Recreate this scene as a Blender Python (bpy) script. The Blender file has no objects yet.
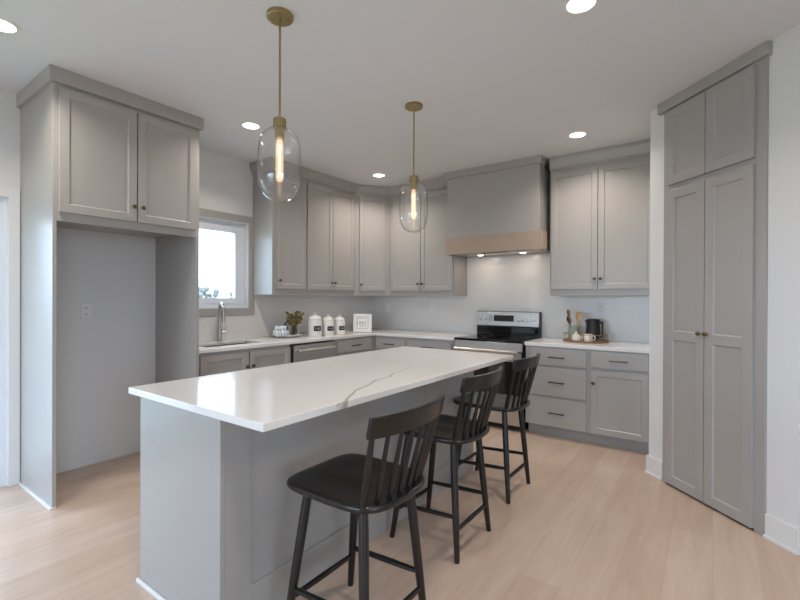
import bpy, bmesh, math, random
from mathutils import Vector, Matrix
random.seed(7)
SC = bpy.context.scene
COL = SC.collection
R = math.radians

# ------------------------------------------------------------------ camera
cam_data = bpy.data.cameras.new('camera')
cam = bpy.data.objects.new('camera', cam_data)
COL.objects.link(cam)
cam_data.sensor_fit = 'HORIZONTAL'
cam_data.sensor_width = 36.0
cam_data.lens = 435.88 / 800 * 36.0
cam_data.clip_start = 0.05
_y, _p, _r = R(-35.758), R(-0.149), R(-0.214)
_f = Vector((math.sin(_y)*math.cos(_p), math.cos(_y)*math.cos(_p), math.sin(_p)))
_rt = Vector((math.cos(_y), -math.sin(_y), 0))
_d = _f.cross(_rt)
_rt2 = math.cos(_r)*_rt + math.sin(_r)*_d
_d2 = -math.sin(_r)*_rt + math.cos(_r)*_d
M3 = Matrix((_rt2, -_d2, -_f)).transposed()
cam.matrix_world = Matrix.Translation((0, 0, 1.33)) @ M3.to_4x4()
SC.camera = cam

# ------------------------------------------------------------------ world, exposure
SC.view_settings.view_transform = 'Standard'
SC.view_settings.look = 'None'
SC.view_settings.gamma = 1.0
SC.view_settings.exposure = 0.44
SC.view_settings.use_curve_mapping = False
try:
    SC.cycles.use_denoising = True
    SC.cycles.max_bounces = 10
    SC.cycles.diffuse_bounces = 6
    SC.cycles.transparent_max_bounces = 24
    SC.cycles.sample_clamp_indirect = 6.0
except Exception:
    pass
W = bpy.data.worlds.new('overcast_sky')
SC.world = W
W.use_nodes = True
nt = W.node_tree
bg = nt.nodes['Background']
tc = nt.nodes.new('ShaderNodeTexCoord')
sx = nt.nodes.new('ShaderNodeSeparateXYZ')
nt.links.new(tc.outputs['Generated'], sx.inputs[0])
rp = nt.nodes.new('ShaderNodeValToRGB')
rp.color_ramp.elements[0].position = 0.44
rp.color_ramp.elements[0].color = (0.22, 0.24, 0.22, 1)
rp.color_ramp.elements[1].position = 0.52
rp.color_ramp.elements[1].color = (0.60, 0.78, 1.0, 1)
mr = nt.nodes.new('ShaderNodeMapRange')
mr.inputs[1].default_value = -1; mr.inputs[2].default_value = 1
nt.links.new(sx.outputs[2], mr.inputs[0])
nt.links.new(mr.outputs[0], rp.inputs[0])
nt.links.new(rp.outputs[0], bg.inputs[0])
bg.inputs[1].default_value = 6.2

def area(name, loc, rot, sx_, sy_, energy, color, portal=False, shape='RECTANGLE', spread=None):
    L = bpy.data.lights.new(name, 'AREA')
    L.shape = shape
    L.size = sx_
    if shape in ('RECTANGLE', 'ELLIPSE'): L.size_y = sy_
    L.energy = energy
    L.color = color
    if spread: L.spread = spread
    if portal: L.cycles.is_portal = True
    o = bpy.data.objects.new(name, L)
    o.location = loc; o.rotation_euler = rot
    COL.objects.link(o)
    return o
# sky portals in the wall openings (they only guide the sky's light)
area('sky_portal', (-4.19, 0.16, 1.02), (0, R(-90), 0), 2.0, 1.45, 1, (1, 1, 1), True)
area('sky_portal', (-4.19, 2.42, 1.70), (0, R(-90), 0), 0.95, 0.80, 1, (1, 1, 1), True)
area('sky_portal', (-1.45, -4.58, 1.35), (R(-90), 0, R(180)), 3.7, 2.2, 1, (1, 1, 1), True)

area('sky_portal', (3.69, -1.3, 1.35), (0, R(90), 0), 2.2, 2.2, 1, (1, 1, 1), True)

CEIL = 2.775
LAMPS = [(-3.069, 0.634), (-0.532, 2.239), (-3.146, 2.228), (-3.181, 3.988), (-0.975, 4.004), (-0.35, 0.45), (1.6, 0.7)]  # last two are unseen fixtures added to brighten the island side and pantry
LAMP_W, LAMP_COL = 6.4, (1.0, 0.905, 0.815)

# ------------------------------------------------------------------ materials
def s2l(c):
    return tuple(((v/255)/12.92 if v/255 <= .04045 else ((v/255+.055)/1.055)**2.4) for v in c) + (1,)

def mat(name, rgb, rough=.5, metal=0.0, spec=.5, bump=0, bscale=40, var=0, vscale=6, stretch=None, coat=0):
    m = bpy.data.materials.new(name); m.use_nodes = True
    n = m.node_tree; b = n.nodes['Principled BSDF']
    col = s2l(rgb)
    b.inputs['Base Color'].default_value = col
    b.inputs['Roughness'].default_value = rough
    b.inputs['Metallic'].default_value = metal
    b.inputs['Specular IOR Level'].default_value = spec
    if coat: b.inputs['Coat Weight'].default_value = coat; b.inputs['Coat Roughness'].default_value = .15
    t = n.nodes.new('ShaderNodeTexCoord'); mp = n.nodes.new('ShaderNodeMapping')
    n.links.new(t.outputs['Object'], mp.inputs[0])
    if stretch: mp.inputs['Scale'].default_value = stretch
    if var:
        no = n.nodes.new('ShaderNodeTexNoise'); no.inputs['Scale'].default_value = vscale; no.inputs['Detail'].default_value = 5
        n.links.new(mp.outputs[0], no.inputs[0])
        mx = n.nodes.new('ShaderNodeMix'); mx.data_type = 'RGBA'
        mx.inputs[6].default_value = tuple(max(0, c*(1-var)) for c in col[:3]) + (1,)
        mx.inputs[7].default_value = tuple(min(1, c*(1+var)) for c in col[:3]) + (1,)
        n.links.new(no.outputs[0], mx.inputs[0]); n.links.new(mx.outputs[2], b.inputs['Base Color'])
    if bump:
        no = n.nodes.new('ShaderNodeTexNoise'); no.inputs['Scale'].default_value = bscale; no.inputs['Detail'].default_value = 3
        n.links.new(mp.outputs[0], no.inputs[0])
        bp = n.nodes.new('ShaderNodeBump'); bp.inputs['Strength'].default_value = bump; bp.inputs['Distance'].default_value = .002
        n.links.new(no.outputs[0], bp.inputs['Height']); n.links.new(bp.outputs[0], b.inputs['Normal'])
    return m

def emis(name, rgb, s):
    m = bpy.data.materials.new(name); m.use_nodes = True
    n = m.node_tree; b = n.nodes['Principled BSDF']
    b.inputs['Base Color'].default_value = s2l(rgb)
    b.inputs['Emission Color'].default_value = s2l(rgb)
    b.inputs['Emission Strength'].default_value = s
    return m

def thin_glass(name, tint=(1, 1, 1), lo=.03, hi=.75, ior=1.45):
    m = bpy.data.materials.new(name); m.use_nodes = True
    n = m.node_tree; n.nodes.remove(n.nodes['Principled BSDF'])
    out = n.nodes['Material Output']
    tr = n.nodes.new('ShaderNodeBsdfTransparent'); tr.inputs[0].default_value = tint + (1,)
    gl = n.nodes.new('ShaderNodeBsdfGlossy'); gl.inputs['Roughness'].default_value = .02
    lw = n.nodes.new('ShaderNodeLayerWeight'); lw.inputs[0].default_value = .5
    pw = n.nodes.new('ShaderNodeMath'); pw.operation = 'POWER'; pw.inputs[1].default_value = 4.0
    n.links.new(lw.outputs[1], pw.inputs[0])
    fr = n.nodes.new('ShaderNodeMath'); fr.operation = 'MULTIPLY_ADD'; fr.inputs[1].default_value = hi; fr.inputs[2].default_value = lo
    n.links.new(pw.outputs[0], fr.inputs[0])
    mx = n.nodes.new('ShaderNodeMixShader')
    n.links.new(fr.outputs[0], mx.inputs[0]); n.links.new(tr.outputs[0], mx.inputs[1]); n.links.new(gl.outputs[0], mx.inputs[2])
    n.links.new(mx.outputs[0], out.inputs[0])
    return m

PAINT = mat('greige_paint', (168, 164, 160), .30, bump=.02, bscale=300, var=.015, vscale=3)
PAINT_IN = PAINT
WALL = mat('white_wall_paint', (224, 224, 224), .75, bump=.04, bscale=220, spec=.3)
CEILM = mat('ceiling_paint', (222, 224, 226), .9, bump=.08, bscale=120, spec=.2)
TRIM = mat('white_trim_paint', (226, 226, 225), .4, bump=.01, bscale=200)
VINYL = mat('white_vinyl', (226, 230, 236), .35, bump=.01, bscale=150)
BRASS = mat('brushed_brass', (172, 154, 112), .3, 1.0, bump=.03, bscale=300, stretch=(1, 1, 12))
ABRASS = mat('antique_brass', (122, 104, 72), .34, 1.0, bump=.03, bscale=200)
BRONZE = mat('dark_bronze', (96, 84, 72), .38, 1.0, bump=.02, bscale=200)
STEEL = mat('stainless_steel', (208, 206, 202), .33, 1.0, bump=.03, bscale=250, stretch=(1, 20, 20))
NICKEL = mat('brushed_nickel', (188, 184, 176), .28, 1.0, bump=.03, bscale=250)
BLACKG = mat('black_glass', (14, 15, 17), .06, 0, .6, bump=.005, bscale=30)
BLACKP = mat('black_plastic', (24, 24, 25), .4, bump=.02, bscale=200)
STOOL = mat('black_stained_wood', (23, 21, 20), .26, bump=.06, bscale=60, var=.25, vscale=14, stretch=(1, 1, 6), spec=.55)
MARBLE = mat('grey_white_marble', (214, 213, 212), .25, bump=.01, var=.08, vscale=14)
BASIN = mat('sink_steel', (120, 120, 119), .34, 1.0, bump=.03, bscale=200)
CERAMIC = mat('white_ceramic', (232, 229, 224), .22, bump=.01, bscale=80)
CREAM = mat('cream_ceramic', (236, 228, 214), .25, bump=.01, bscale=80)
SAGE = mat('sage_stoneware', (138, 148, 136), .4, bump=.05, bscale=90, var=.08)
OAK = mat('pale_oak', (172, 152, 134), .5, bump=.08, bscale=30, var=.16, vscale=9, stretch=(1.2, 14, 14))
WALNUT = mat('walnut_wood', (134, 96, 66), .45, bump=.06, bscale=30, var=.2, vscale=10, stretch=(1, 9, 9))
SPOONW = mat('beech_wood', (208, 172, 128), .55, bump=.05, bscale=40, var=.1, vscale=12, stretch=(6, 6, 1))
LEAF = mat('olive_leaf', (132, 116, 62), .55, bump=.1, bscale=60, var=.35, vscale=30)
LEAFD = mat('bronze_leaf', (112, 86, 52), .55, bump=.1, bscale=60, var=.3, vscale=30)
STEMM = mat('stem_brown', (92, 76, 48), .7, bump=.1, bscale=80)
CHALK = mat('chalkboard', (38, 38, 38), .7, bump=.03, bscale=90)
CHALKW = mat('chalk_white', (214, 214, 210), .8, bump=.03, bscale=90)
INK = mat('dark_ink', (60, 58, 56), .7, bump=.01, bscale=60)
PAPER = mat('white_paper', (236, 235, 232), .7, bump=.01, bscale=90)
LINEN = mat('white_linen', (226, 228, 231), .85, bump=.2, bscale=160, var=.05)
LINENB = mat('grey_blue_stripe', (150, 160, 172), .85, bump=.2, bscale=160)
PLATE = mat('outlet_plastic', (232, 231, 228), .35, bump=.01, bscale=60)
SLOT = mat('outlet_slot', (70, 68, 66), .5, bump=.01, bscale=60)
GAP_SHADE = mat('gap_shade', (46, 40, 36), .8, bump=.02, bscale=60)
GLASS = thin_glass('clear_glass', (1.0, 1.0, 1.0), lo=.06, hi=.9)
BULBG = thin_glass('bulb_glass', (1.0, .93, .82), lo=.03, hi=.3)
_n = BULBG.node_tree                                       # the lit tube glows softly around its wires
_e = _n.nodes.new('ShaderNodeEmission'); _e.inputs[0].default_value = s2l((255, 226, 190)); _e.inputs[1].default_value = .27
_a = _n.nodes.new('ShaderNodeAddShader'); _o = _n.nodes['Material Output']
_l = _o.inputs[0].links[0].from_socket
_n.links.new(_l, _a.inputs[0]); _n.links.new(_e.outputs[0], _a.inputs[1]); _n.links.new(_a.outputs[0], _o.inputs[0])
PANE = thin_glass('window_glass', (.97, .985, 1.0), lo=.04, hi=.5)
FILAMENT = emis('filament', (255, 205, 150), 2.6)
LENS = emis('lamp_lens', (255, 240, 222), 6)
DISPLAY = mat('display_glass', (44, 46, 46), .15, bump=.01, bscale=50)
TREES = mat('distant_tree', (104, 106, 100), .9, bump=.2, bscale=8, var=.2, vscale=5)
GRASS = mat('outside_lawn', (150, 158, 140), .95, bump=.2, bscale=20, var=.2, vscale=2)

def quartz(name, vein=False):
    m = mat(name, (232, 229, 226), .11, bump=0, spec=.5)
    n = m.node_tree; b = n.nodes['Principled BSDF']
    t = n.nodes.new('ShaderNodeTexCoord')
    no = n.nodes.new('ShaderNodeTexNoise'); no.inputs['Scale'].default_value = 1.3; no.inputs['Detail'].default_value = 6; no.inputs['Distortion'].default_value = .6
    n.links.new(t.outputs['Object'], no.inputs[0])
    cr = n.nodes.new('ShaderNodeValToRGB')
    cr.color_ramp.elements[0].position = .482; cr.color_ramp.elements[0].color = s2l((233, 230, 227))
    cr.color_ramp.elements[1].position = .518; cr.color_ramp.elements[1].color = s2l((233, 230, 227))
    e = cr.color_ramp.elements.new(.5); e.color = s2l((232, 229, 226))
    n.links.new(no.outputs[0], cr.inputs[0])
    last = cr.outputs[0]
    if vein:
        sp = n.nodes.new('ShaderNodeSeparateXYZ'); n.links.new(t.outputs['Object'], sp.inputs[0])
        def math_(op, a, b_=None):
            k = n.nodes.new('ShaderNodeMath'); k.operation = op
            for i, v in enumerate((a, b_)):
                if v is None: continue
                if hasattr(v, 'links'): n.links.new(v, k.inputs[i])
                else: k.inputs[i].default_value = v
            return k.outputs[0]
        n2 = n.nodes.new('ShaderNodeTexNoise'); n2.inputs['Scale'].default_value = 5; n2.inputs['Detail'].default_value = 5
        n.links.new(t.outputs['Object'], n2.inputs[0])
        wob = math_('MULTIPLY', math_('SUBTRACT', n2.outputs[0], .5), .10)
        fy = n.nodes.new('ShaderNodeFloatCurve')
        u = math_('DIVIDE', math_('SUBTRACT', sp.outputs[1], 1.2), 1.2)      # y 1.2..2.4 -> 0..1
        c = fy.mapping.curves[0]
        pts = [(1.2, -1.19), (1.32, -1.225), (1.545, -1.33), (1.72, -1.385), (1.94, -1.43), (2.12, -1.476), (2.4, -1.60)]
        # x stored as (x+2)/1
        c.points[0].location = (0, pts[0][1]+2); c.points[1].location = (1, pts[-1][1]+2)
        for yy, xx in pts[1:-1]: c.points.new((yy-1.2)/1.2, xx+2)
        fy.mapping.update()
        n.links.new(u, fy.inputs[1])
        d = math_('ABSOLUTE', math_('ADD', math_('SUBTRACT', math_('ADD', sp.outputs[0], 2.0), fy.outputs[0]), wob))
        mrr = n.nodes.new('ShaderNodeMapRange'); mrr.interpolation_type = 'SMOOTHSTEP'
        mrr.inputs[1].default_value = .002; mrr.inputs[2].default_value = .010; mrr.inputs[3].default_value = 1; mrr.inputs[4].default_value = 0
        n.links.new(d, mrr.inputs[0])
        fade = n.nodes.new('ShaderNodeMapRange'); fade.inputs[1].default_value = 1.7; fade.inputs[2].default_value = 2.35; fade.inputs[3].default_value = .75; fade.inputs[4].default_value = 0
        n.links.new(sp.outputs[1], fade.inputs[0])
        st = math_('GREATER_THAN', sp.outputs[1], 1.22)
        fac = math_('MULTIPLY', math_('MULTIPLY', mrr.outputs[0], fade.outputs[0]), st)
        mx = n.nodes.new('ShaderNodeMix'); mx.data_type = 'RGBA'
        mx.inputs[7].default_value = s2l((150, 143, 138))
        n.links.new(fac, mx.inputs[0]); n.links.new(last, mx.inputs[6]); last = mx.outputs[2]
    n.links.new(last, b.inputs['Base Color'])
    return m
QUARTZ = quartz('white_quartz'); QUARTZV = quartz('veined_white_quartz', True)

def floor_mat():
    m = mat('light_oak_planks', (196, 172, 152), .32)
    n = m.node_tree; b = n.nodes['Principled BSDF']
    t = n.nodes.new('ShaderNodeTexCoord'); mp = n.nodes.new('ShaderNodeMapping')
    mp.inputs['Rotation'].default_value = (0, 0, R(90))
    n.links.new(t.outputs['Object'], mp.inputs[0])
    br = n.nodes.new('ShaderNodeTexBrick')
    br.offset = .37; br.inputs['Scale'].default_value = 1
    br.inputs['Brick Width'].default_value = 1.5; br.inputs['Row Height'].default_value = .19
    br.inputs['Mortar Size'].default_value = .0012; br.inputs['Mortar Smooth'].default_value = .3
    br.inputs['Color1'].default_value = s2l((203, 181, 164)); br.inputs['Color2'].default_value = s2l((194, 169, 150))
    br.inputs['Mortar'].default_value = s2l((183, 160, 142))
    n.links.new(mp.outputs[0], br.inputs[0])
    mp2 = n.nodes.new('ShaderNodeMapping'); mp2.inputs['Scale'].default_value = (9, 1.1, 1)
    n.links.new(t.outputs['Object'], mp2.inputs[0])
    no = n.nodes.new('ShaderNodeTexNoise'); no.inputs['Scale'].default_value = 2.2; no.inputs['Detail'].default_value = 7; no.inputs['Distortion'].default_value = .8
    n.links.new(mp2.outputs[0], no.inputs[0])
    mx = n.nodes.new('ShaderNodeMix'); mx.data_type = 'RGBA'; mx.blend_type = 'OVERLAY'; mx.inputs[0].default_value = .22
    n.links.new(br.outputs[0], mx.inputs[6]); n.links.new(no.outputs[0], mx.inputs[7])
    n.links.new(mx.outputs[2], b.inputs['Base Color'])
    bp = n.nodes.new('ShaderNodeBump'); bp.inputs['Strength'].default_value = .15; bp.inputs['Distance'].default_value = .001
    n.links.new(no.outputs[0], bp.inputs['Height']); n.links.new(bp.outputs[0], b.inputs['Normal'])
    return m
FLOORM = floor_mat()

def tile_mat():
    m = mat('white_subway_tile', (222, 219, 214), .22)
    n = m.node_tree; b = n.nodes['Principled BSDF']
    t = n.nodes.new('ShaderNodeTexCoord')
    sp = n.nodes.new('ShaderNodeSeparateXYZ'); n.links.new(t.outputs['Object'], sp.inputs[0])
    ad = n.nodes.new('ShaderNodeMath'); ad.operation = 'ADD'
    n.links.new(sp.outputs[0], ad.inputs[0]); n.links.new(sp.outputs[1], ad.inputs[1])
    cb = n.nodes.new('ShaderNodeCombineXYZ'); n.links.new(ad.outputs[0], cb.inputs[0]); n.links.new(sp.outputs[2], cb.inputs[1])
    br = n.nodes.new('ShaderNodeTexBrick'); br.inputs['Scale'].default_value = 1
    br.inputs['Brick Width'].default_value = .30; br.inputs['Row Height'].default_value = .076
    br.inputs['Mortar Size'].default_value = .0015; br.inputs['Mortar Smooth'].default_value = .4
    br.inputs['Color1'].default_value = s2l((223, 220, 216)); br.inputs['Color2'].default_value = s2l((220, 217, 213)); br.inputs['Mortar'].default_value = s2l((212, 209, 205))
    n.links.new(cb.outputs[0], br.inputs[0]); n.links.new(br.outputs[0], b.inputs['Base Color'])
    return m
TILE = tile_mat()

# ------------------------------------------------------------------ mesh helpers
class MB:
    def __init__(s): s.bm = bmesh.new()
    def box(s, x0, x1, y0, y1, z0, z1):
        v = [s.bm.verts.new((x, y, z)) for z in (z0, z1) for y in (y0, y1) for x in (x0, x1)]
        for f in ((0, 2, 3, 1), (4, 5, 7, 6), (0, 1, 5, 4), (2, 6, 7, 3), (0, 4, 6, 2), (1, 3, 7, 5)):
            s.bm.faces.new([v[i] for i in f])
        return s
    def slab(s, xs, ys, keep, z0, z1):
        vs = {}
        def V(i, j, k):
            if (i, j, k) not in vs: vs[(i, j, k)] = s.bm.verts.new((xs[i], ys[j], (z0, z1)[k]))
            return vs[(i, j, k)]
        for i in range(len(xs)-1):
            for j in range(len(ys)-1):
                if not keep(i, j): continue
                s.bm.faces.new((V(i, j, 1), V(i+1, j, 1), V(i+1, j+1, 1), V(i, j+1, 1)))
                s.bm.faces.new((V(i, j, 0), V(i, j+1, 0), V(i+1, j+1, 0), V(i+1, j, 0)))
                for di, dj, a, b in ((0, -1, (i, j), (i+1, j)), (1, 0, (i+1, j), (i+1, j+1)), (0, 1, (i+1, j+1), (i, j+1)), (-1, 0, (i, j+1), (i, j))):
                    ii, jj = i+di, j+dj
                    if 0 <= ii < len(xs)-1 and 0 <= jj < len(ys)-1 and keep(ii, jj): continue
                    s.bm.faces.new((V(*a, 0), V(*b, 0), V(*b, 1), V(*a, 1)))
        return s
    def tube(s, p0, p1, r0, r1=None, n=14, cap=True):
        r1 = r0 if r1 is None else r1
        p0, p1 = Vector(p0), Vector(p1); d = (p1-p0).normalized()
        a = d.orthogonal().normalized(); b = d.cross(a)
        rings = [[s.bm.verts.new(p + r*(math.cos(2*math.pi*k/n)*a + math.sin(2*math.pi*k/n)*b)) for k in range(n)] for p, r in ((p0, r0), (p1, r1))]
        s._skin(rings, cap); return s
    def path(s, pts, rad, n=12, cap=True):
        pts = [Vector(p) for p in pts]
        if not hasattr(rad, '__len__'): rad = [rad]*len(pts)
        rings = []; a = None
        for i, p in enumerate(pts):
            d = (pts[min(i+1, len(pts)-1)] - pts[max(i-1, 0)]).normalized()
            a = d.orthogonal().normalized() if a is None else (a - d*a.dot(d)).normalized()
            b = d.cross(a)
            rings.append([s.bm.verts.new(p + rad[i]*(math.cos(2*math.pi*k/n)*a + math.sin(2*math.pi*k/n)*b)) for k in range(n)])
        s._skin(rings, cap); return s
    def _skin(s, rings, cap=True, close=True):
        n = len(rings[0])
        for r, q in zip(rings, rings[1:]):
            for k in range(n if close else n-1):
                s.bm.faces.new((r[k], r[(k+1) % n], q[(k+1) % n], q[k]))
        if cap:
            s.bm.faces.new(rings[0][::-1]); s.bm.faces.new(rings[-1])
    def lathe(s, prof, c=(0, 0, 0), n=28, sxy=(1, 1), cap=True):
        rings = [[s.bm.verts.new((c[0]+r*sxy[0]*math.cos(2*math.pi*k/n), c[1]+r*sxy[1]*math.sin(2*math.pi*k/n), c[2]+z)) for k in range(n)] for r, z in prof]
        s._skin(rings, cap); return s
    def prism(s, poly, z0, z1):
        a = [s.bm.verts.new((x, y, z0)) for x, y in poly]; b = [s.bm.verts.new((x, y, z1)) for x, y in poly]
        s._skin([a, b]); return s
    def rings(s, rr, cap=True):
        s._skin([[s.bm.verts.new(p) for p in r] for r in rr], cap); return s
    def shaker(s, x0, x1, z0, z1, yf, t=.02, st=.058, rec=.009, mids=()):
        # door leaf: front plane at yf - t ; frame with recessed panel(s)
        yo, yr, yb = yf-t, yf-t+rec, yf
        zs = [z0+st] + [v for m_ in mids for v in (m_-st/2, m_+st/2)] + [z1-st]
        X = [x0, x0+st, x1-st, x1]
        Z = [z0] + zs + [z1]
        vs = {}
        def V(x, y, z):
            k = (round(x, 5), round(y, 5), round(z, 5))
            if k not in vs: vs[k] = s.bm.verts.new((x, y, z))
            return vs[k]
        for i in range(3):
            for j in range(len(Z)-1):
                a, b, c, d = X[i], X[i+1], Z[j], Z[j+1]
                if i == 1 and j % 2 == 1:
                    e = .007
                    o = [(a, c), (b, c), (b, d), (a, d)]; q = [(a+e, c+e), (b-e, c+e), (b-e, d-e), (a+e, d-e)]
                    for k in range(4):
                        k2 = (k+1) % 4
                        s.bm.faces.new((V(o[k][0], yo, o[k][1]), V(o[k2][0], yo, o[k2][1]), V(q[k2][0], yr, q[k2][1]), V(q[k][0], yr, q[k][1])))
                    s.bm.faces.new([V(x, yr, z) for x, z in q])
                else:
                    s.bm.faces.new((V(a, yo, c), V(b, yo, c), V(b, yo, d), V(a, yo, d)))
        s.bm.faces.new((V(x0, yb, z0), V(x0, yb, z1), V(x1, yb, z1), V(x1, yb, z0)))
        bot = [V(x, yo, z0) for x in X]; top = [V(x, yo, z1) for x in X]
        s.bm.faces.new([V(x0, yb, z0), V(x1, yb, z0)] + bot[::-1])
        s.bm.faces.new([V(x1, yb, z1), V(x0, yb, z1)] + top)
        lf = [V(x0, yo, z) for z in Z]; rt = [V(x1, yo, z) for z in Z]
        s.bm.faces.new([V(x0, yb, z1), V(x0, yb, z0)] + lf)
        s.bm.faces.new([V(x1, yb, z0), V(x1, yb, z1)] + rt[::-1])
        return s
    def build(s, name, m, parent=None, bevel=0, smooth=False, sub=0):
        bmesh.ops.recalc_face_normals(s.bm, faces=s.bm.faces)
        me = bpy.data.meshes.new(name); s.bm.to_mesh(me); s.bm.free()
        me.materials.append(m)
        o = bpy.data.objects.new(name, me); COL.objects.link(o)
        if parent: o.parent = parent
        if smooth:
            for p in me.polygons: p.use_smooth = True
            if smooth == 'auto':
                bm = bmesh.new(); bm.from_mesh(me)
                for e in bm.edges:
                    if len(e.link_faces) == 2 and e.calc_face_angle(0) > .6: e.smooth = False
                bm.to_mesh(me); bm.free()
        if bevel:
            b = o.modifiers.new('bevel', 'BEVEL'); b.width = bevel; b.segments = 2; b.limit_method = 'ANGLE'; b.angle_limit = R(50)
        if sub:
            b = o.modifiers.new('subdivision', 'SUBSURF'); b.levels = sub; b.render_levels = sub
        return o

def tag(o, label, cat, group=None):
    o['label'] = label; o['category'] = cat
    if group: o['group'] = group
    return o
def thing(name, label, cat, loc=(0, 0, 0), rz=0, group=None):
    o = bpy.data.objects.new(name, None); COL.objects.link(o)
    o.empty_display_size = .1
    o.location = loc; o.rotation_euler = (0, 0, rz)
    return tag(o, label, cat, group)
def struct(name, mb, m, bevel=0, parent=None):
    o = mb.build(name, m, parent, bevel); o['kind'] = 'structure'; return o
def copy_tree(o, parent=None):
    c = o.copy(); COL.objects.link(c)
    if parent: c.parent = parent
    for ch in list(o.children): copy_tree(ch, c)
    return c

# ------------------------------------------------------------------ room shell
XL, YB = -4.03, 4.86
XR, YR = 3.5, -4.5
PC = 3.44                                    # pantry wall: x + y = PC
s2 = math.sqrt(2)
def pp(t, d=0.0):                            # point on the pantry wall at t along it, d behind its face
    return ((PC + t*s2)/2 + d/s2, (PC - t*s2)/2 + d/s2)
struct('floor', MB().box(XL-.15, XR+.15, YR-.15, YB+.15, -.12, 0), FLOORM)
struct('ceiling', MB().box(XL-.15, XR+.15, YR-.15, YB+.15, CEIL, CEIL+.15), CEILM)
# left wall with patio door and sink window
D0, D1, DH = -.55, .875, 2.03
W0, W1, WZ0, WZ1 = 2.02, 2.825, 1.228, 2.128
struct('wall_left', MB().slab([XL-.15, XL], [YR, D0, D1, YB], lambda i, j: j != 1, 0, WZ0)
       .box(XL-.15, XL, YR, D0, WZ0, CEIL).box(XL-.15, XL, D1, W0, WZ0, CEIL).box(XL-.15, XL, D0, D1, DH, CEIL)
       .box(XL-.15, XL, W1, YB, WZ0, CEIL).box(XL-.15, XL, W0, W1, WZ1, CEIL), WALL)
struct('wall_back', MB().box(XL-.15, -.402, YB, YB+.15, 0, CEIL), WALL)
a = (-.402, PC+.402); TL = (a[0]-a[1])/s2; e_ = pp(-1.915)
struct('wall_pantry_return', MB().box(a[0], a[0]+.1, a[1]+.1, YB+.15, 0, CEIL), WALL)
def pslab(t0, t1, d0, d1, z0, z1): return MB().prism([pp(t0, d0), pp(t1, d0), pp(t1, d1), pp(t0, d1)], z0, z1)
PT0, PT1 = -2.848, -2.086                    # pantry face frame from/to along the wall
struct('wall_pantry_left', pslab(TL, PT0, 0, .12, 0, CEIL), WALL)
struct('wall_pantry_right', pslab(PT1, -1.915, 0, .12, 0, CEIL), WALL)
struct('wall_right_return', MB().box(e_[0]+.09, XR+.15, e_[1]+.001, e_[1]+.13, 0, CEIL), WALL)
struct('wall_right', MB().box(XR, XR+.15, YR, -2.4, 0, CEIL).box(XR, XR+.15, -.2, e_[1], 0, CEIL).box(XR, XR+.15, -2.4, -.2, 2.45, CEIL).box(XR, XR+.15, -2.4, -.2, 0, .25), WALL)
struct('wall_rear', MB().box(XL-.15, -3.3, YR-.15, YR, 0, CEIL).box(.4, XR+.15, YR-.15, YR, 0, CEIL).box(-3.3, .4, YR-.15, YR, 2.45, CEIL).box(-3.3, .4, YR-.15, YR, 0, .25), WALL)
# unseen windows of the room behind, the right one added for fill: frames with mullions
def big_window(name, mk, n, lo, hi):
    mb = MB()
    for k in range(n+1):
        p = lo + (hi-lo)*k/n; q0, q1 = max(lo, p-.035), min(hi, p+.035)
        mk(mb, q0, q1, .25, 2.45)
    mk(mb, lo, hi, .25, .32); mk(mb, lo, hi, 2.38, 2.45)
    return struct(name, mb, VINYL)
big_window('window_3', lambda m, a0, a1, z0, z1: m.box(a0, a1, YR-.10, YR-.04, z0, z1), 3, -3.3, .4)
big_window('added_window_4', lambda m, a0, a1, z0, z1: m.box(XR+.04, XR+.10, a0, a1, z0, z1), 3, -2.4, -.2)
# sink window
wf = struct('window_1', MB().slab([W0, W0+.05, W1-.05, W1], [WZ0, WZ0+.05, WZ1-.05, WZ1], lambda i, j: not (i == 1 and j == 1), XL-.12, XL-.055), VINYL)
# (slab is laid in y,z : turn it upright)
wf.data.transform(Matrix(((0, 0, 1, 0), (1, 0, 0, 0), (0, 1, 0, 0), (0, 0, 0, 1))))
sash = struct('window_sash', MB().slab([W0+.05, W0+.125, W1-.125, W1-.05], [WZ0+.05, WZ0+.105, WZ1-.115, WZ1-.05], lambda i, j: not (i == 1 and j == 1), XL-.10, XL-.045), VINYL, .003)
sash.data.transform(Matrix(((0, 0, 1, 0), (1, 0, 0, 0), (0, 1, 0, 0), (0, 0, 0, 1)))); sash.parent = wf
gp = struct('window_glass', MB().box(XL-.088, XL-.084, W0+.125, W1-.125, WZ0+.105, WZ1-.115), PANE, 0, wf)
ct = struct('window_crank', MB().box(XL-.045, XL-.03, 2.50, 2.60, WZ0+.052, WZ0+.068), VINYL, .003, wf)
jam = struct('trim_1', MB().slab([W0-.004, W0+.012, W1-.012, W1+.004], [WZ0-.004, WZ0+.012, WZ1-.012, WZ1+.004], lambda i, j: not (i == 1 and j == 1), XL-.055, XL+.004), TRIM)
jam.data.transform(Matrix(((0, 0, 1, 0), (1, 0, 0, 0), (0, 1, 0, 0), (0, 0, 0, 1))))
cas = struct('trim_2', MB().slab([W0-.075, W0, W1, W1+.072], [WZ0-.078, WZ0, WZ1, WZ1+.070], lambda i, j: not (i == 1 and j == 1), XL, XL+.016), PAINT, .002)
cas.data.transform(Matrix(((0, 0, 1, 0), (1, 0, 0, 0), (0, 1, 0, 0), (0, 0, 0, 1))))
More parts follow.
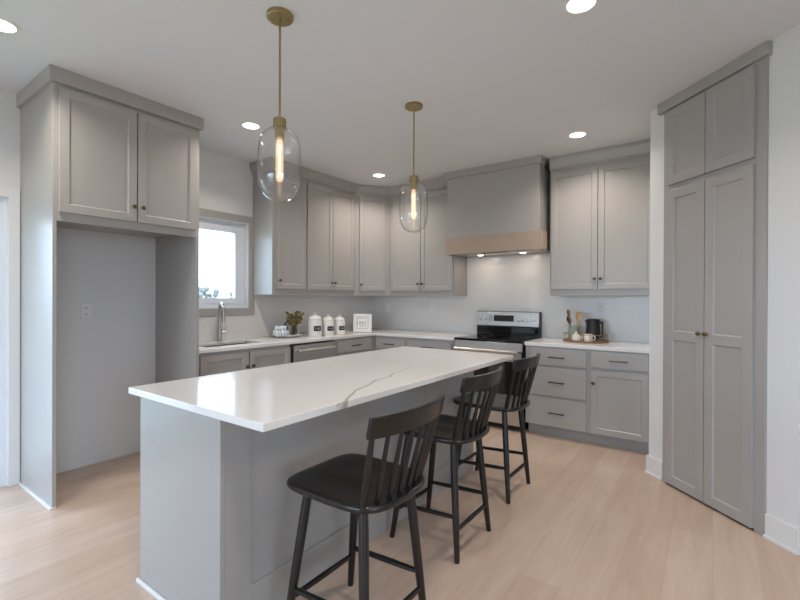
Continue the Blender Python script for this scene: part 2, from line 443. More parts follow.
# patio door
YZ = Matrix(((0, 0, 1, 0), (1, 0, 0, 0), (0, 1, 0, 0), (0, 0, 0, 1)))
df = struct('door_1', MB().slab([D0, D0+.05, .13, .19, D1-.05, D1], [0, .05, DH-.05, DH], lambda i, j: not (i in (1, 3) and j == 1), XL-.13, XL-.02), VINYL); df.data.transform(YZ)
for y0, y1, k in ((D0+.05, .19, 0), (.13, D1-.05, 1)):
    x0 = XL-.115 + .04*k
    sh = struct('door_sash', MB().slab([y0, y0+.07, y1-.07, y1], [.05, .16, DH-.13, DH-.05], lambda i, j: not (i == 1 and j == 1), x0, x0+.035), VINYL, .003); sh.data.transform(YZ); sh.parent = df
    struct('door_glass', MB().box(x0+.015, x0+.02, y0+.07, y1-.07, .16, DH-.13), PANE, 0, sh)
struct('trim_3', MB().box(XL, XL+.018, D1, D1+.064, 0, DH+.07).box(XL, XL+.018, D0-.09, D0, 0, DH+.07).box(XL, XL+.018, D0, D1, DH, DH+.07), TRIM, .002)
# baseboards
def bboard(name, t0, t1):
    mb = MB()
    mb.prism([pp(t0, 0), pp(t1, 0), pp(t1, -.014), pp(t0, -.014)], 0, .135)
    mb.prism([pp(t0, -.014), pp(t1, -.014), pp(t1, -.026), pp(t0, -.026)], 0, .016)
    return struct(name, mb, TRIM, .002)
bboard('baseboard_pantry_left', TL-.012, PT0-.002); bboard('baseboard_pantry_right', PT1+.002, -1.905)
struct('baseboard_left', MB().box(XL, XL+.014, YR, D0-.09, 0, .135), TRIM, .002)
struct('baseboard_rear', MB().box(XL+.014, XR, YR, YR+.014, 0, .135), TRIM, .002)
struct('baseboard_right', MB().box(XR-.014, XR, YR+.014, e_[1], 0, .135), TRIM, .002)
struct('baseboard_right_return', MB().box(e_[0]+.09, XR-.014, e_[1]-.013, e_[1]+.001, 0, .135), TRIM, .002)
# backsplash tile
struct('wall_backsplash_left', MB().box(XL, XL+.008, W1+.073, YB, .905, 1.37).box(XL, XL+.008, 1.93, W1+.073, .905, WZ0-.08), TILE)
struct('wall_backsplash_back', MB().box(XL+.008, -.402, YB-.008, YB, .905, 1.37).box(-2.478, -1.402, YB-.008, YB, 1.37, 1.84), TILE)
# outside ground and tree line
struct('ground_outside', MB().box(-90, -4.3, -60, 60, -.6, -.45), GRASS)

# ------------------------------------------------------------------ cabinet pieces (local frame: front towards -y, x to the right)
def knob(parent, x, z, yf, m=BRONZE):
    k = MB().lathe([(.005, 0), (.005, .012), (.013, .016), (.015, .022), (.012, .027), (.004, .028)], n=16)
    k.bm.transform(Matrix.Translation((x, yf, z)) @ Matrix.Rotation(R(90), 4, 'X'))
    return k.build('knob', m, parent, smooth='auto')
def pull(parent, x, z, yf, L=.15, m=BRONZE):
    k = MB().tube((x-L/2, yf-.03, z), (x+L/2, yf-.03, z), .006, n=12)
    for s in (-1, 1): k.tube((x+s*(L/2-.018), yf+.0005, z), (x+s*(L/2-.018), yf-.03, z), .0048, n=10)
    return k.build('pull', m, parent, smooth='auto')
def door(parent, x0, x1, z0, z1, yf, kn=None, mids=(), km=BRONZE, st=.05):
    d = MB().shaker(x0, x1, z0, z1, yf, mids=mids, st=st).build('door', PAINT, parent, .0015)
    if kn: knob(d, kn[0], kn[1], yf-.02, km)
    return d
def drawer(parent, x0, x1, z0, z1, yf, pl=True):
    d = MB().box(x0, x1, yf-.02, yf, z0, z1).build('drawer', PAINT, parent, .003)
    if pl: pull(d, (x0+x1)/2, (z0+z1)/2, yf-.02)
    return d
def face(parent, x0, x1, z0, z1, depth, name='carcass'):
    return MB().box(x0, x1, 0, depth, z0, z1).build(name, PAINT, parent, .0015)
def crown(parent, x0, x1, z0, z1, depth, out=.042, l=False, r=False, name='crown_molding', top_l=None, top_r=None):
    # stepped crown: small bead below, sloped band above; returns at open ends
    prof = [(0, z0), (.012, z0), (.012, z0+.014), (.020, z0+.018), (.020, z0+.024), (out, z1-.03), (out, z1), (0, z1)]
    rr = []
    mb = MB()
    def ring(fx, fy): return [fx(o) for o in prof]
    rr = []
    if l: rr.append([(x0-o, depth, z) for o, z in prof])
    rr.append([(x0-(o if l else 0), -o, z) for o, z in prof])
    rr.append([(x1+(o if r else 0), -o, z) for o, z in prof])
    if r: rr.append([(x1+o, depth, z) for o, z in prof])
    mb.rings(rr)
    return mb.build(name, PAINT, parent, .001)
CT = CEIL - .001

# ---- fridge surround (faces +x): local x = world y - 0.942
fr = thing('fridge_cabinet', 'tall greige refrigerator enclosure with two doors above an empty bay', 'cabinet', (-3.36, .942, 0), R(90))
FW, FD = .958, .668
MB().box(0, .022, 0, FD, .012, 2.70).build('side_panel', PAINT, fr, .0015)
MB().box(FW-.026, FW, 0, FD, 0, 2.70).build('side_panel', PAINT, fr, .0015)
MB().box(.022, FW-.026, 0, .02, 1.815, 2.70).box(.022, FW-.026, .02, FD, 1.862, 1.88).box(.022, FW-.026, .02, FD, 2.68, 2.70).build('carcass', PAINT, fr, .001)
door(fr, .031, .484, 1.872, 2.655, 0, (.460, 1.975), km=ABRASS, st=.052)
door(fr, .492, .925, 1.872, 2.655, 0, (.520, 1.975), km=ABRASS, st=.052)
MB().slab([-.022, 0, FW, FW+.022], [-.024, 0, FD], lambda i, j: not (i == 1 and j == 1), 2.68, CT).build('crown_molding', PAINT, fr, .002)
tb = MB().box(-.014, .022, -.001, FD, 0, .012).build('base_shoe', TRIM, fr, .003); tb['label'] = 'white shoe strip at the foot of the panel'

# ---- left upper cabinets (face +x at x=-3.70): local x = world y - y0
UZ0, UZ1, UDZ0, UDZ1, UD = 1.37, 2.68, 1.432, 2.63, .33
t = thing('wall_cabinet', 'greige single-door upper cabinet beside the window', 'cabinet', (-3.70, 2.878, 0), R(90))
face(t, 0, .461, UZ0, UZ1, UD); door(t, .055, .445, UDZ0, UDZ1, 0, (.075, 1.52)); crown(t, 0, .461, UZ1-.02, CT, UD, l=True)
t = thing('wall_cabinet', 'greige two-door upper cabinet above the dishwasher and canisters', 'cabinet', (-3.70, 3.340, 0), R(90))
face(t, 0, .808, UZ0, UZ1, UD); door(t, .008, .40, UDZ0, UDZ1, 0, (.376, 1.516)); door(t, .406, .785, UDZ0, UDZ1, 0, (.43, 1.516)); crown(t, 0, .808, UZ1-.02, CT, UD)
# diagonal corner cabinet
ca, cb_ = Vector((-3.70, 4.150)), Vector((-3.425, 4.53))
ang = math.atan2(cb_.y-ca.y, cb_.x-ca.x); wdg = (cb_-ca).length
t = thing('corner_wall_cabinet', 'greige single-door diagonal corner upper cabinet above the framed sign', 'cabinet', (ca.x, ca.y, 0), ang)
Ri = Matrix.Rotation(-ang, 2)
poly = [tuple(Ri @ (Vector(p)-ca)) for p in ((ca.x, ca.y), (cb_.x, cb_.y), (-3.425, YB-.009), (XL+.009, YB-.009), (XL+.009, 4.150))]
MB().prism(poly, UZ0, UZ1).build('carcass', PAINT, t, .001)
door(t, .06, wdg-.07, UDZ0, UDZ1, 0, (.08, 1.51))
crown(t, .002, wdg-.002, UZ1-.02, CT, .3)
# back left uppers (face -y at y=4.53)
UYB = YB-4.53-.009
t = thing('wall_cabinet', 'greige two-door upper cabinet between diagonal corner unit and range hood', 'cabinet', (-3.423, 4.53, 0))
face(t, 0, .943, UZ0, UZ1, UYB); door(t, .035, .478, UDZ0, UDZ1, 0, (.45, 1.516)); door(t, .486, .93, UDZ0, UDZ1, 0, (.514, 1.516)); crown(t, 0, .943, UZ1-.02, CT, UYB)
# right uppers
t = thing('wall_cabinet', 'greige two-door upper cabinet between the range hood and the pantry wall', 'cabinet', (-1.367, 4.53, 0))
face(t, 0, .957, UZ0, UZ1, UYB); door(t, .018, .455, UDZ0, UDZ1-.02, 0, (.433, 1.53)); door(t, .463, .93, UDZ0, UDZ1-.02, 0, (.487, 1.53)); crown(t, 0, .957, UZ1-.035, CT, UYB)

# ---- range hood
h = thing('range_hood', 'boxy greige range hood with a pale oak band above the stove', 'range hood', (-1.94, 4.37, 0))
HX0, HX1, HD = -.548, .512, YB-4.37-.009
MB().box(HX0, HX1, .006, HD, 2.025, 2.70).build('body', PAINT, h, .002)
MB().slab([HX0-.006, HX0+.02, HX1-.02, HX1+.034], [-.006, .02, .155, HD], lambda i, j: (i != 1 or j == 0) and (j < 2 or False), 1.835, 2.025).build('wood_band', OAK, h, .002)
MB().box(HX0+.02, HX1-.02, .02, HD, 1.842, 1.86).build('underside', PAINT, h)
mbf = MB().box(-.38, .38, .08, .225, 1.834, 1.842); mbf.build('vent_insert', STEEL, h, .002)
MB().box(-.17, .17, .055, .075, 1.830, 1.834).build('control_strip', BLACKP, h)
MB().slab([HX0-.02, HX0, HX1, HX1+.02], [-.02, .0055, .12], lambda i, j: not (i == 1 and j == 1), 2.698, CT).build('crown_molding', PAINT, h, .002)
for xx in (-.25, .25):
    MB().lathe([(.03, 1.8415), (.03, 1.8325), (.002, 1.832)], (xx, .26, 0), n=20).build('hood_lamp', LENS, h, smooth='auto')
    area('hood_light', (-1.94+xx, 4.37+.26, 1.829), (0, 0, 0), .06, .06, .5, (1.0, .82, .64), shape='DISK')

# ---- base cabinets. left run faces +x at x=-3.44
BX, BF = -3.44, 4.255
KZ, BT = .108, .873
BDL = -3.44-XL-.009
t = thing('base_cabinet', 'greige two-door sink base cabinet under the window', 'cabinet', (BX, 1.902, 0), R(90))
MB().slab([0, .16, .80, .99], [0, .08, .50, BDL], lambda i, j: not (i == 1 and j == 1), KZ, BT).box(.16, .80, .08, .50, KZ, .62).build('carcass', PAINT, t, .001)
MB().box(0, .99, .075, .09, 0, KZ).build('toe_kick', PAINT, t)
door(t, .048, .506, .12, .845, 0, (.480, .715)); door(t, .517, .985, .12, .845, 0, (.545, .715))
t = thing('base_cabinet', 'greige drawer base cabinet beside the dishwasher', 'cabinet', (BX, 3.525, 0), R(90))
face(t, 0, .73, KZ, BT, BDL); MB().box(0, .80, .075, .09, 0, KZ).build('toe_kick', PAINT, t)
drawer(t, .04, .62, .715, .857, 0); door(t, .04, .32, .12, .69, 0, (.29, .62)); door(t, .33, .62, .12, .69, 0, (.36, .62))
BDB = YB-BF-.009
t = thing('base_cabinet', 'greige corner base cabinet with two drawers left of the stove', 'cabinet', (-3.44, BF, 0))
face(t, 0, 1.12, KZ, BT, BDB); MB().box(0, 1.12, .075, .09, 0, KZ).build('toe_kick', PAINT, t)
drawer(t, .012, .466, .715, .842, 0); drawer(t, .50, 1.09, .715, .842, 0)
door(t, .06, .466, .12, .69, 0, (.44, .62)); door(t, .50, .79, .12, .69, 0, (.76, .62)); door(t, .80, 1.09, .12, .69, 0, (.83, .62))
t = thing('base_cabinet', 'greige base cabinet with four drawers and one door right of the stove', 'cabinet', (-1.518, BF, 0))
face(t, 0, 1.108, KZ, BT, BDB); MB().box(.005, 1.108, .075, .09, 0, KZ).build('toe_kick', PAINT, t)
for z0, z1 in ((.700, .855), (.404, .674), (.112, .378)): drawer(t, .045, .572, z0, z1, 0)
drawer(t, .612, 1.072, .715, .857, 0); door(t, .612, 1.072, .115, .688, 0, (.634, .572))

# ---- worktops
w = tag(MB().slab([XL+.009, -3.90, -3.56, -3.415, -2.318], [1.902, 2.08, 2.70, 4.228, YB-.009],
        lambda i, j: (i < 3 or j == 3) and not (i == 1 and j == 1), BT+.001, .905).build('countertop', QUARTZ, None, .003),
        'white quartz L-shaped worktop running from the sink window to the stove', 'countertop')
w = tag(MB().box(-1.527, -.406, 4.238, YB-.009, BT+.001, .909).build('countertop', QUARTZ, None, .003), 'white quartz worktop right of the stove under the coffee tray', 'countertop')

# ---- sink and faucet
sk = thing('sink', 'undermount stainless steel sink in the worktop under the window', 'sink', (-3.73, 2.39, 0))
MB().slab([-.165, -.158, .158, .165], [-.302, -.295, .295, .302], lambda i, j: not (i == 1 and j == 1), .655, .8725).box(-.158, .158, -.295, .295, .648, .655).build('basin', BASIN, sk)
MB().lathe([(.04, 0), (.04, .004), (.03, .005), (.012, .003)], (0, 0, .655), n=20).build('drain', NICKEL, sk, smooth='auto')
fc = thing('faucet', 'brushed nickel pull-down kitchen faucet standing behind the sink', 'faucet', (-3.955, 2.45, .905), R(-20))
MB().lathe([(.030, 0), (.030, .008), (.021, .012), (.021, .14), (.019, .15)], n=24).build('base', NICKEL, fc, smooth='auto')
pts = [(0, 0, .15), (0, 0, .29)] + [(.075-.075*math.cos(R(a_)), 0, .29+.085*math.sin(R(a_))) for a_ in range(15, 166, 15)] + [(.152, .002, .275)]
MB().path(pts, .0135, n=14).build('spout', NICKEL, fc, smooth='auto')
MB().tube((.152, .002, .275), (.156, .003, .19), .017, .019, n=16).build('spray_head', NICKEL, fc, smooth='auto')
MB().tube((.006, .018, .085), (.01, .055, .09), .011, n=12).tube((.01, .05, .09), (.02, .058, .155), .006, .0045, n=10).build('handle', NICKEL, fc, smooth='auto')

# ---- dishwasher
d = thing('dishwasher', 'stainless steel dishwasher built in beside the sink cabinet', 'dishwasher', (BX, 2.902, 0), R(90))
MB().box(.004, .612, .02, .56, .02, BT-.004).build('tub', BLACKP, d)
MB().box(.030, .605, -.022, .02, .11, .79).build('door', STEEL, d, .004)
MB().box(.030, .605, -.022, .02, .792, .852).build('control_panel', STEEL, d, .004)
pull_ = MB().tube((.05, -.055, .795), (.585, -.055, .795), .015, n=14)
for xx in (.075, .56): pull_.tube((xx, -.021, .795), (xx, -.055, .795), .009, n=10)
pull_.build('handle', STEEL, d, smooth='auto')
MB().box(.02, .60, .02, .035, 0, .10).build('kick_plate', BLACKP, d)

# ---- range
r = thing('stove', 'freestanding stainless electric stove with black glass cooktop', 'stove', (-1.922, 4.235, 0))
RX = .381
MB().box(-RX, RX, .02, .60, .02, .885).build('body', BLACKP, r, .003)
MB().box(-RX, RX, -.015, .53, .888, .912).build('cooktop', BLACKG, r, .004)
for bx, by, br_ in ((-.19, .14, .10), (.19, .14, .08), (-.19, .40, .075), (.19, .40, .10)):
    ring = MB()
    n_ = 40
    a1 = [(bx+br_*math.cos(2*math.pi*k/n_), by+br_*math.sin(2*math.pi*k/n_)) for k in range(n_)]
    ring.rings([[(bx+q*math.cos(2*math.pi*k/n_), by+q*math.sin(2*math.pi*k/n_), zz) for k in range(n_)] for q, zz in ((br_, .9119), (br_, .9124), (br_-.004, .9124), (br_-.004, .9119))], cap=False)
    ring.build('burner_ring', mat_ring if 'mat_ring' in globals() else globals().setdefault('mat_ring', mat('burner_mark', (70, 70, 72), .3, bump=.01)), r)
MB().box(-RX+.004, RX-.004, -.012, .02, .80, .886).build('front_rail', STEEL, r, .003)
od = MB().box(-RX+.006, RX-.006, -.025, .02, .235, .795).build('oven_door', BLACKG, r, .004)
MB().box(-RX+.006, RX-.006, -.028, -.024, .70, .792).build('door_band', STEEL, od, .001)
hb = MB().tube((-.35, -.072, .80), (.35, -.072, .80), .017, n=16)
for xx in (-.30, .30): hb.tube((xx, -.024, .785), (xx, -.072, .80), .010, n=12)
hb.build('handle', STEEL, od, smooth='auto')
MB().box(-RX+.006, RX-.006, -.022, .02, .06, .228).build('storage_drawer', STEEL, r, .004)
# backguard: black glass lower strip, stainless control panel leaning back
MB().box(-RX+.004, RX-.004, .535, .60, .905, 1.19).build('backguard', BLACKP, r, .004)
MB().box(-RX+.012, RX-.022, .530, .536, .915, 1.012).build('backguard_glass', BLACKG, r)
cp = MB().prism([(-RX+.004, 0), (RX-.010, 0), (RX-.010, .03), (-RX+.004, .03)], 0, .165)
cp.bm.transform(Matrix.Translation((0, .510, 1.022)) @ Matrix.Rotation(R(-6), 4, 'X'))
cpo = cp.build('control_panel', STEEL, r, .006)
def oncp(mb_): mb_.bm.transform(Matrix.Translation((0, .510, 1.022)) @ Matrix.Rotation(R(-6), 4, 'X')); return mb_
oncp(MB().box(-.155, .085, -.004, 0, .055, .125)).build('display', DISPLAY, cpo, .002)
for k in range(3):
    oncp(MB().box(-.04+.0*k, -.01, -.0045, -.0041, .085, .10)) if False else None
for xx, zz in ((-.325, .10), (-.265, .10), (.145, .095), (.175, .10), (.235, .10), (.315, .10)):
    kb = MB().lathe([(.021, 0), (.021, .008), (.016, .012), (.015, .026), (.004, .027)], n=18)
    kb.bm.transform(Matrix.Translation((xx, .0, zz-.02)) @ Matrix.Rotation(R(90), 4, 'X'))
    oncp(kb).build('knob', STEEL, cpo, smooth='auto')
for k in range(6):
    oncp(MB().box(-.21+.022*(k % 2), -.198+.022*(k % 2), -.002, 0, .06+.022*(k//2), .07+.022*(k//2))).build('button', DISPLAY, cpo)

# ---- pantry cabinet
p0 = pp(PT0)
pt = thing('pantry_cabinet', 'tall greige built-in pantry cabinet with four doors on the angled wall', 'cabinet', (p0[0], p0[1], 0), R(-45))
PW = PT1-PT0
MB().box(.001, PW-.001, -.012, .45, .0, CT).build('carcass', PAINT, pt, .0015)
L0, LM, L1 = .049, .374, .700
door(pt, L0, LM-.003, .016, 2.112, -.012, (LM-.028, 1.11), (1.078,), ABRASS, .062); door(pt, LM+.003, L1, .016, 2.112, -.012, (LM+.026, 1.11), (1.078,), ABRASS, .062)
door(pt, L0, LM-.003, 2.152, 2.682, -.012, st=.062); door(pt, LM+.003, L1, 2.152, 2.682, -.012, st=.062)
MB().slab([-.040, 0, PW+.02], [-.036, -.0005], lambda i, j: True, 2.698, CT).build('crown_molding', PAINT, pt, .002)
MB().box(.03, .70, -.0135, -.0122, .0, .014).build('toe_shade', GAP_SHADE, pt)  # dark strip painted in for the shade under the doors

# ---- island
isl = thing('kitchen_island', 'greige panelled kitchen island body beneath the veined quartz top', 'kitchen island', (-1.85, 2.02, 0))
IX0, IX1, IY0, IY1, IZ = -.325, .33, -1.075, 1.08, .882
MB().box(IX0, IX1-.0305, IY0+.0202, IY1-.0202, .10, IZ).build('carcass', PAINT, isl)
MB().box(IX0, IX1, IY0, IY0+.02, 0, IZ).build('end_panel', PAINT, isl, .0015)
MB().box(IX0, IX1, IY1-.02, IY1, 0, IZ).build('end_panel', PAINT, isl, .0015)
# seating side: posts, top and base rails, battens, recessed panels
MB().box(IX1-.030, IX1-.006, IY0+.02, IY1-.02, 0, IZ).build('back_panel', PAINT, isl)
MB().box(IX1-.0058, IX1, IY0+.0201, IY0+.135, 0, IZ).build('post', PAINT, isl, .001)
MB().box(IX1-.0058, IX1, IY1-.135, IY1-.0201, 0, IZ).build('post', PAINT, isl, .001)
MB().box(IX1-.0058, IX1, IY0+.1352, IY1-.1352, 0, .165).build('base_rail', PAINT, isl, .001)
for yy in (-.35, .385):
    MB().box(IX1-.0058, IX1-.0045, yy-.004, yy+.004, .166, IZ-.002).build('panel_seam', PAINT, isl)
tb = MB().box(IX0-.014, IX1+.002, IY0-.013, IY0-.0002, 0, .02).build('base_shoe', TRIM, isl, .004); tb['label'] = 'white shoe moulding at the foot of the end'
# working side doors
wk = Matrix.Translation((IX0, 0, 0)) @ Matrix.Rotation(R(-90), 4, 'Z')
for k in range(4):
    yy = IY0+.05+k*.515
    dd = MB().shaker(-(yy+.50), -yy, .12, .86, 0); dd.bm.transform(wk)
    dd = dd.build('door', PAINT, isl, .0015)
    kk = MB().lathe([(.005, 0), (.005, .012), (.015, .02), (.012, .027), (.004, .028)], n=14)
    kk.bm.transform(wk @ Matrix.Translation((-(yy+(.46 if k % 2 == 0 else .04)), -.02, .72)) @ Matrix.Rotation(R(90), 4, 'X'))
    kk.build('knob', BRONZE, dd, smooth='auto')
top = MB().box(-2.212, -1.212, .908, 3.128, IZ+.002, .914).build('countertop', QUARTZV, None, .003)
tag(top, 'long white quartz island top with one grey vein and stool overhang', 'countertop')

# ------------------------------------------------------------------ stools
def make_stool():
    root = thing('counter_stool', '', 'stool', group='black spindle-back stools along the island')
    # seat outline (x back, y across): squarish front, bowed rear
    N = 72
    def outline(k):
        a_ = 2*math.pi*k/N
        c, s_ = math.cos(a_), math.sin(a_)
        pw = .34 if c < 0 else .42
        x = .2125*math.copysign(abs(c)**pw, c); y = .212*math.copysign(abs(s_)**pw, s_)
        if x > 0:
            x = x*.86 + .040*(1-(y/.212)**2)
            y *= 1-.05*(x/.24)
        else:
            x = x*1.25
            y *= 1.0
        return x+.035, y
    cx = .04
    def ring(f, z, dish=0):
        out = []
        for k in range(N):
            x, y = outline(k); X, Y_ = cx+(x-cx)*f, y*f
            dz = 0
            if dish:
                # two thigh hollows split by a low ridge at the front
                u = (X-cx)/.21; v = Y_/.21
                dz = -dish*(1-min(1, (u*u+v*v)))*(1-.5*math.exp(-(v/.18)**2)*(1 if u < 0 else max(0, 1-u*3)))
            out.append((X, Y_, z+dz))
        return out
    rr = [ring(f, .588) for f in (.05, .5, .92)] + [ring(.975, .591), ring(.998, .599), ring(1.0, .607), ring(.988, .614), ring(.96, .617)] + [ring(f, .617, .014) for f in (.88, .78, .66, .52, .38, .22, .06)]
    MB().rings(rr).build('seat', STOOL, root, smooth=True)
    tops = {}; feet = {}
    for sx_ in (-1, 1):
        for sy_ in (-1, 1):
            a_ = Vector((-.125 if sx_ < 0 else .155, sy_*.142, .592)); b_ = Vector((-.205 if sx_ < 0 else .205, sy_*.190, 0))
            tops[sx_, sy_], feet[sx_, sy_] = a_, b_
            MB().path([a_, a_.lerp(b_, .25), a_.lerp(b_, .6), a_.lerp(b_, .985), b_], [.0175, .019, .018, .014, .013], n=16).build('leg', STOOL, root, smooth='auto')
    def at(k, z): return tops[k].lerp(feet[k], (tops[k].z-z)/tops[k].z)
    for ka, kb, za, zb in (((-1, -1), (1, -1), .19, .215), ((-1, 1), (1, 1), .19, .215), ((-1, -1), (-1, 1), .152, .152), ((1, -1), (1, 1), .152, .152)):
        a_, b_ = at(ka, za), at(kb, zb)
        MB().path([a_, a_.lerp(b_, .12), a_.lerp(b_, .5), a_.lerp(b_, .88), b_], [.009, .011, .0125, .011, .009], n=12).build('stretcher', STOOL, root, smooth='auto')
    # crest rail
    HY, ZT, ZB = .229, .947, .870
    def rx(y, z): return .247 + .050*(1-(y/HY)**2) + (z-.88)*.20
    mb = MB(); rr = []
    for i in range(25):
        y = -HY + 2*HY*i/24
        h = .004*(abs(y)/HY)**3
        sl = -.055*2*y/HY**2; nx, ny = 1/math.hypot(1, sl), -sl/math.hypot(1, sl)
        tk = .012
        pr = []
        for z, o in ((ZB+.003, -tk), (ZB, -tk+.003), (ZB, tk-.003), (ZB+.003, tk), (ZT-h-.006, tk), (ZT-h, tk-.005), (ZT-h, -tk+.005), (ZT-h-.006, -tk)):
            pr.append((rx(y, z)+o*nx, y+o*ny, z))
        rr.append(pr)
    mb.rings(rr).build('crest_rail', STOOL, root, smooth='auto')
    for i in range(8):
        v = -1 + 2*i/7
        yb, yt = v*.178, v*.214
        xb = .182 + .045*(1-v*v)
        r0 = .0125 if i in (0, 7) else .0095
        a_ = Vector((xb, yb, .610)); b_ = Vector((rx(yt, .88), yt, .880))
        MB().path([a_, a_.lerp(b_, .3), a_.lerp(b_, .8), b_], [r0*.95, r0*1.12, r0*.9, r0*.8], n=12).build('spindle', STOOL, root, smooth='auto')
    return root
st0 = make_stool()
for i, (x, y, a_, lb) in enumerate(((-1.160, 1.320, 0, 'black spindle-back counter stool at the island end farthest from the stove'),
                                    (-1.250, 2.142, 0, 'black spindle-back counter stool in the middle of the row of three'),
                                    (-1.286, 2.908, 0, 'black spindle-back counter stool at the island end closest to the stove'))):
    o = st0 if i == 0 else copy_tree(st0)
    o.location = (x, y, 0); o.rotation_euler = (0, 0, a_); o['label'] = lb

# ------------------------------------------------------------------ pendants
def make_pendant():
    root = thing('pendant_light', '', 'pendant light', group='glass pendants over the island')
    cp_ = MB().lathe([(.066, 0), (.066, -.018), (.062, -.022), (.012, -.023)], n=36).build('canopy', BRASS, root, smooth='auto')
    for a_ in (40, 220):
        MB().lathe([(.006, -.0225), (.006, -.027), (.003, -.029)], (.042*math.cos(R(a_)), .042*math.sin(R(a_)), 0), n=10).build('screw', BRASS, cp_, smooth='auto')
    MB().tube((0, 0, -.022), (0, 0, -.545), .0055, n=12).build('rod', BRASS, root, smooth='auto')
    n0 = len(root.children)
    MB().lathe([(.008, -.50), (.030, -.502), (.033, -.506), (.033, -.548), (.030, -.552), (.024, -.553), (.024, -.60), (.020, -.603)], n=28).build('socket', BRASS, root, smooth='auto')
    prof = [(.032, -.548), (.050, -.556), (.074, -.572), (.092, -.595), (.102, -.625), (.107, -.665), (.108, -.74), (.107, -.80), (.102, -.838), (.090, -.872), (.070, -.900), (.046, -.916), (.022, -.923), (.004, -.925)]
    inn = [(max(r_-.003, .001), z+(.003 if i > 9 else 0)) for i, (r_, z) in enumerate(prof)]
    mb = MB()
    rr = [[(r_*math.cos(2*math.pi*k/48), r_*math.sin(2*math.pi*k/48), z) for k in range(48)] for r_, z in inn[::-1] + prof]
    mb.rings(rr).build('glass_shade', GLASS, root, smooth=True)
    bulb = MB().lathe([(.013, -.60), (.014, -.615), (.019, -.63), (.0195, -.80), (.014, -.818), (.003, -.824)], n=20).build('bulb', BULBG, root, smooth=True)
    f_ = MB()
    for k in range(4):
        x_, y_ = .006*math.cos(k*math.pi/2), .006*math.sin(k*math.pi/2)
        f_.tube((x_, y_, -.635), (x_*.8, y_*.8, -.80), .0016, n=6)
    f_.build('filament', FILAMENT, bulb)
    for ch in root.children:
        if ch.name.split('.')[0] in ('socket', 'glass_shade', 'bulb'): ch.location.z = -.027
    return root
pd = make_pendant()
for i, (x, y, lb) in enumerate(((-1.802, 1.446, 'brass and clear glass pendant hanging over the island end away from the stove'),
                                (-1.823, 2.701, 'brass and clear glass pendant hanging over the island end by the stove'))):
    o = pd if i == 0 else copy_tree(pd)
    o.location = (x, y, CEIL); o['label'] = lb

# ------------------------------------------------------------------ recessed lights
def make_can():
    root = thing('recessed_light', '', 'ceiling light', group='recessed ceiling lights')
    MB().lathe([(.085, 0), (.085, -.004), (.066, -.007), (.064, -.003), (.064, 0)], n=36, cap=False).build('trim_ring', TRIM, root, smooth='auto')
    MB().lathe([(.064, -.0005), (.064, -.0035), (.02, -.0045), (.001, -.0045)], n=36).build('lens', LENS, root)
    return root
can = make_can()
LB = ['white recessed ceiling light near the patio door', 'white recessed ceiling light above the aisle between stools and pantry',
      'white recessed ceiling light in front of the sink window', 'white recessed ceiling light near the diagonal corner cabinet', 'white recessed ceiling light in front of the range hood',
      'added white recessed ceiling light out of view behind the row of stools', 'added white recessed ceiling light out of view right of the pantry wall']
for i, (x, y) in enumerate(LAMPS):
    o = can if i == 0 else copy_tree(can)
    o.location = (x, y, CEIL); o['label'] = LB[i]
    area('downlight', (x, y, CEIL-.012), (0, 0, 0), .12, .12, LAMP_W, LAMP_COL, shape='DISK', spread=R(138))

# ------------------------------------------------------------------ outlets
def outlet(name, lb, loc, rz):
    o = thing(name, lb, 'outlet', loc, rz)
    MB().box(-.036, .036, -.006, 0, -.058, .058).build('cover_plate', PLATE, o, .002)
    for z in (-.024, .024):
        s_ = MB().box(-.017, .017, -.0075, -.0059, z-.015, z+.015).build('socket', PLATE, o, .001)
        MB().box(-.008, -.005, -.0079, -.0074, z-.006, z+.007).box(.005, .008, -.0079, -.0074, z-.006, z+.007).build('slot', SLOT, s_)
    return o
outlet('wall_outlet', 'white outlet on the wall of the empty refrigerator bay', (XL, 1.346, 1.225), R(90))
outlet('wall_outlet', 'white outlet on backsplash between framed sign and stove', (-2.955, YB-.008, 1.25), 0)
outlet('wall_outlet', 'white outlet on backsplash in the corner beside the framed sign', (-3.70, YB-.008, 1.2), 0)
outlet('wall_outlet', 'white outlet on backsplash above the black kettle', (-.944, YB-.008, 1.235), 0)

# ------------------------------------------------------------------ things on the left worktop
CZ = .905
t = thing('serving_tray', 'white marble tray holding folded linen, bottle and plant', 'tray', (-3.80, 3.165, CZ), R(86))
MB().lathe([(.14, 0), (.155, .002), (.212, .026), (.222, .027), (.220, .031), (.208, .030), (.160, .010), (.005, .009)], n=48, sxy=(.86, .60)).build('dish', MARBLE, t, smooth='auto')
for s in (-1, 1):
    MB().path([(s*.186, -.04, .029), (s*.204, -.03, .036), (s*.21, 0, .04), (s*.204, .03, .036), (s*.186, .04, .029)], .005, n=10).build('handle', BRASS, t, smooth='auto')
TZ = CZ+.010
ln = thing('folded_linen', 'white rolled linen towel with grey-blue stripes on the marble tray', 'towel', (-3.79, 3.062, TZ+.008), R(70))
def spiral(xc, zc, r0, L, y0):
    mb = MB(); rr = []
    for k in range(9):
        x = xc-L/2+L*k/8
        w_ = 1+.07*math.sin(k*1.9+y0*40)
        rr.append([(x, y0+r0*w_*math.cos(2*math.pi*j/24), zc+r0*w_*math.sin(2*math.pi*j/24)) for j in range(24)])
    return mb.rings(rr)
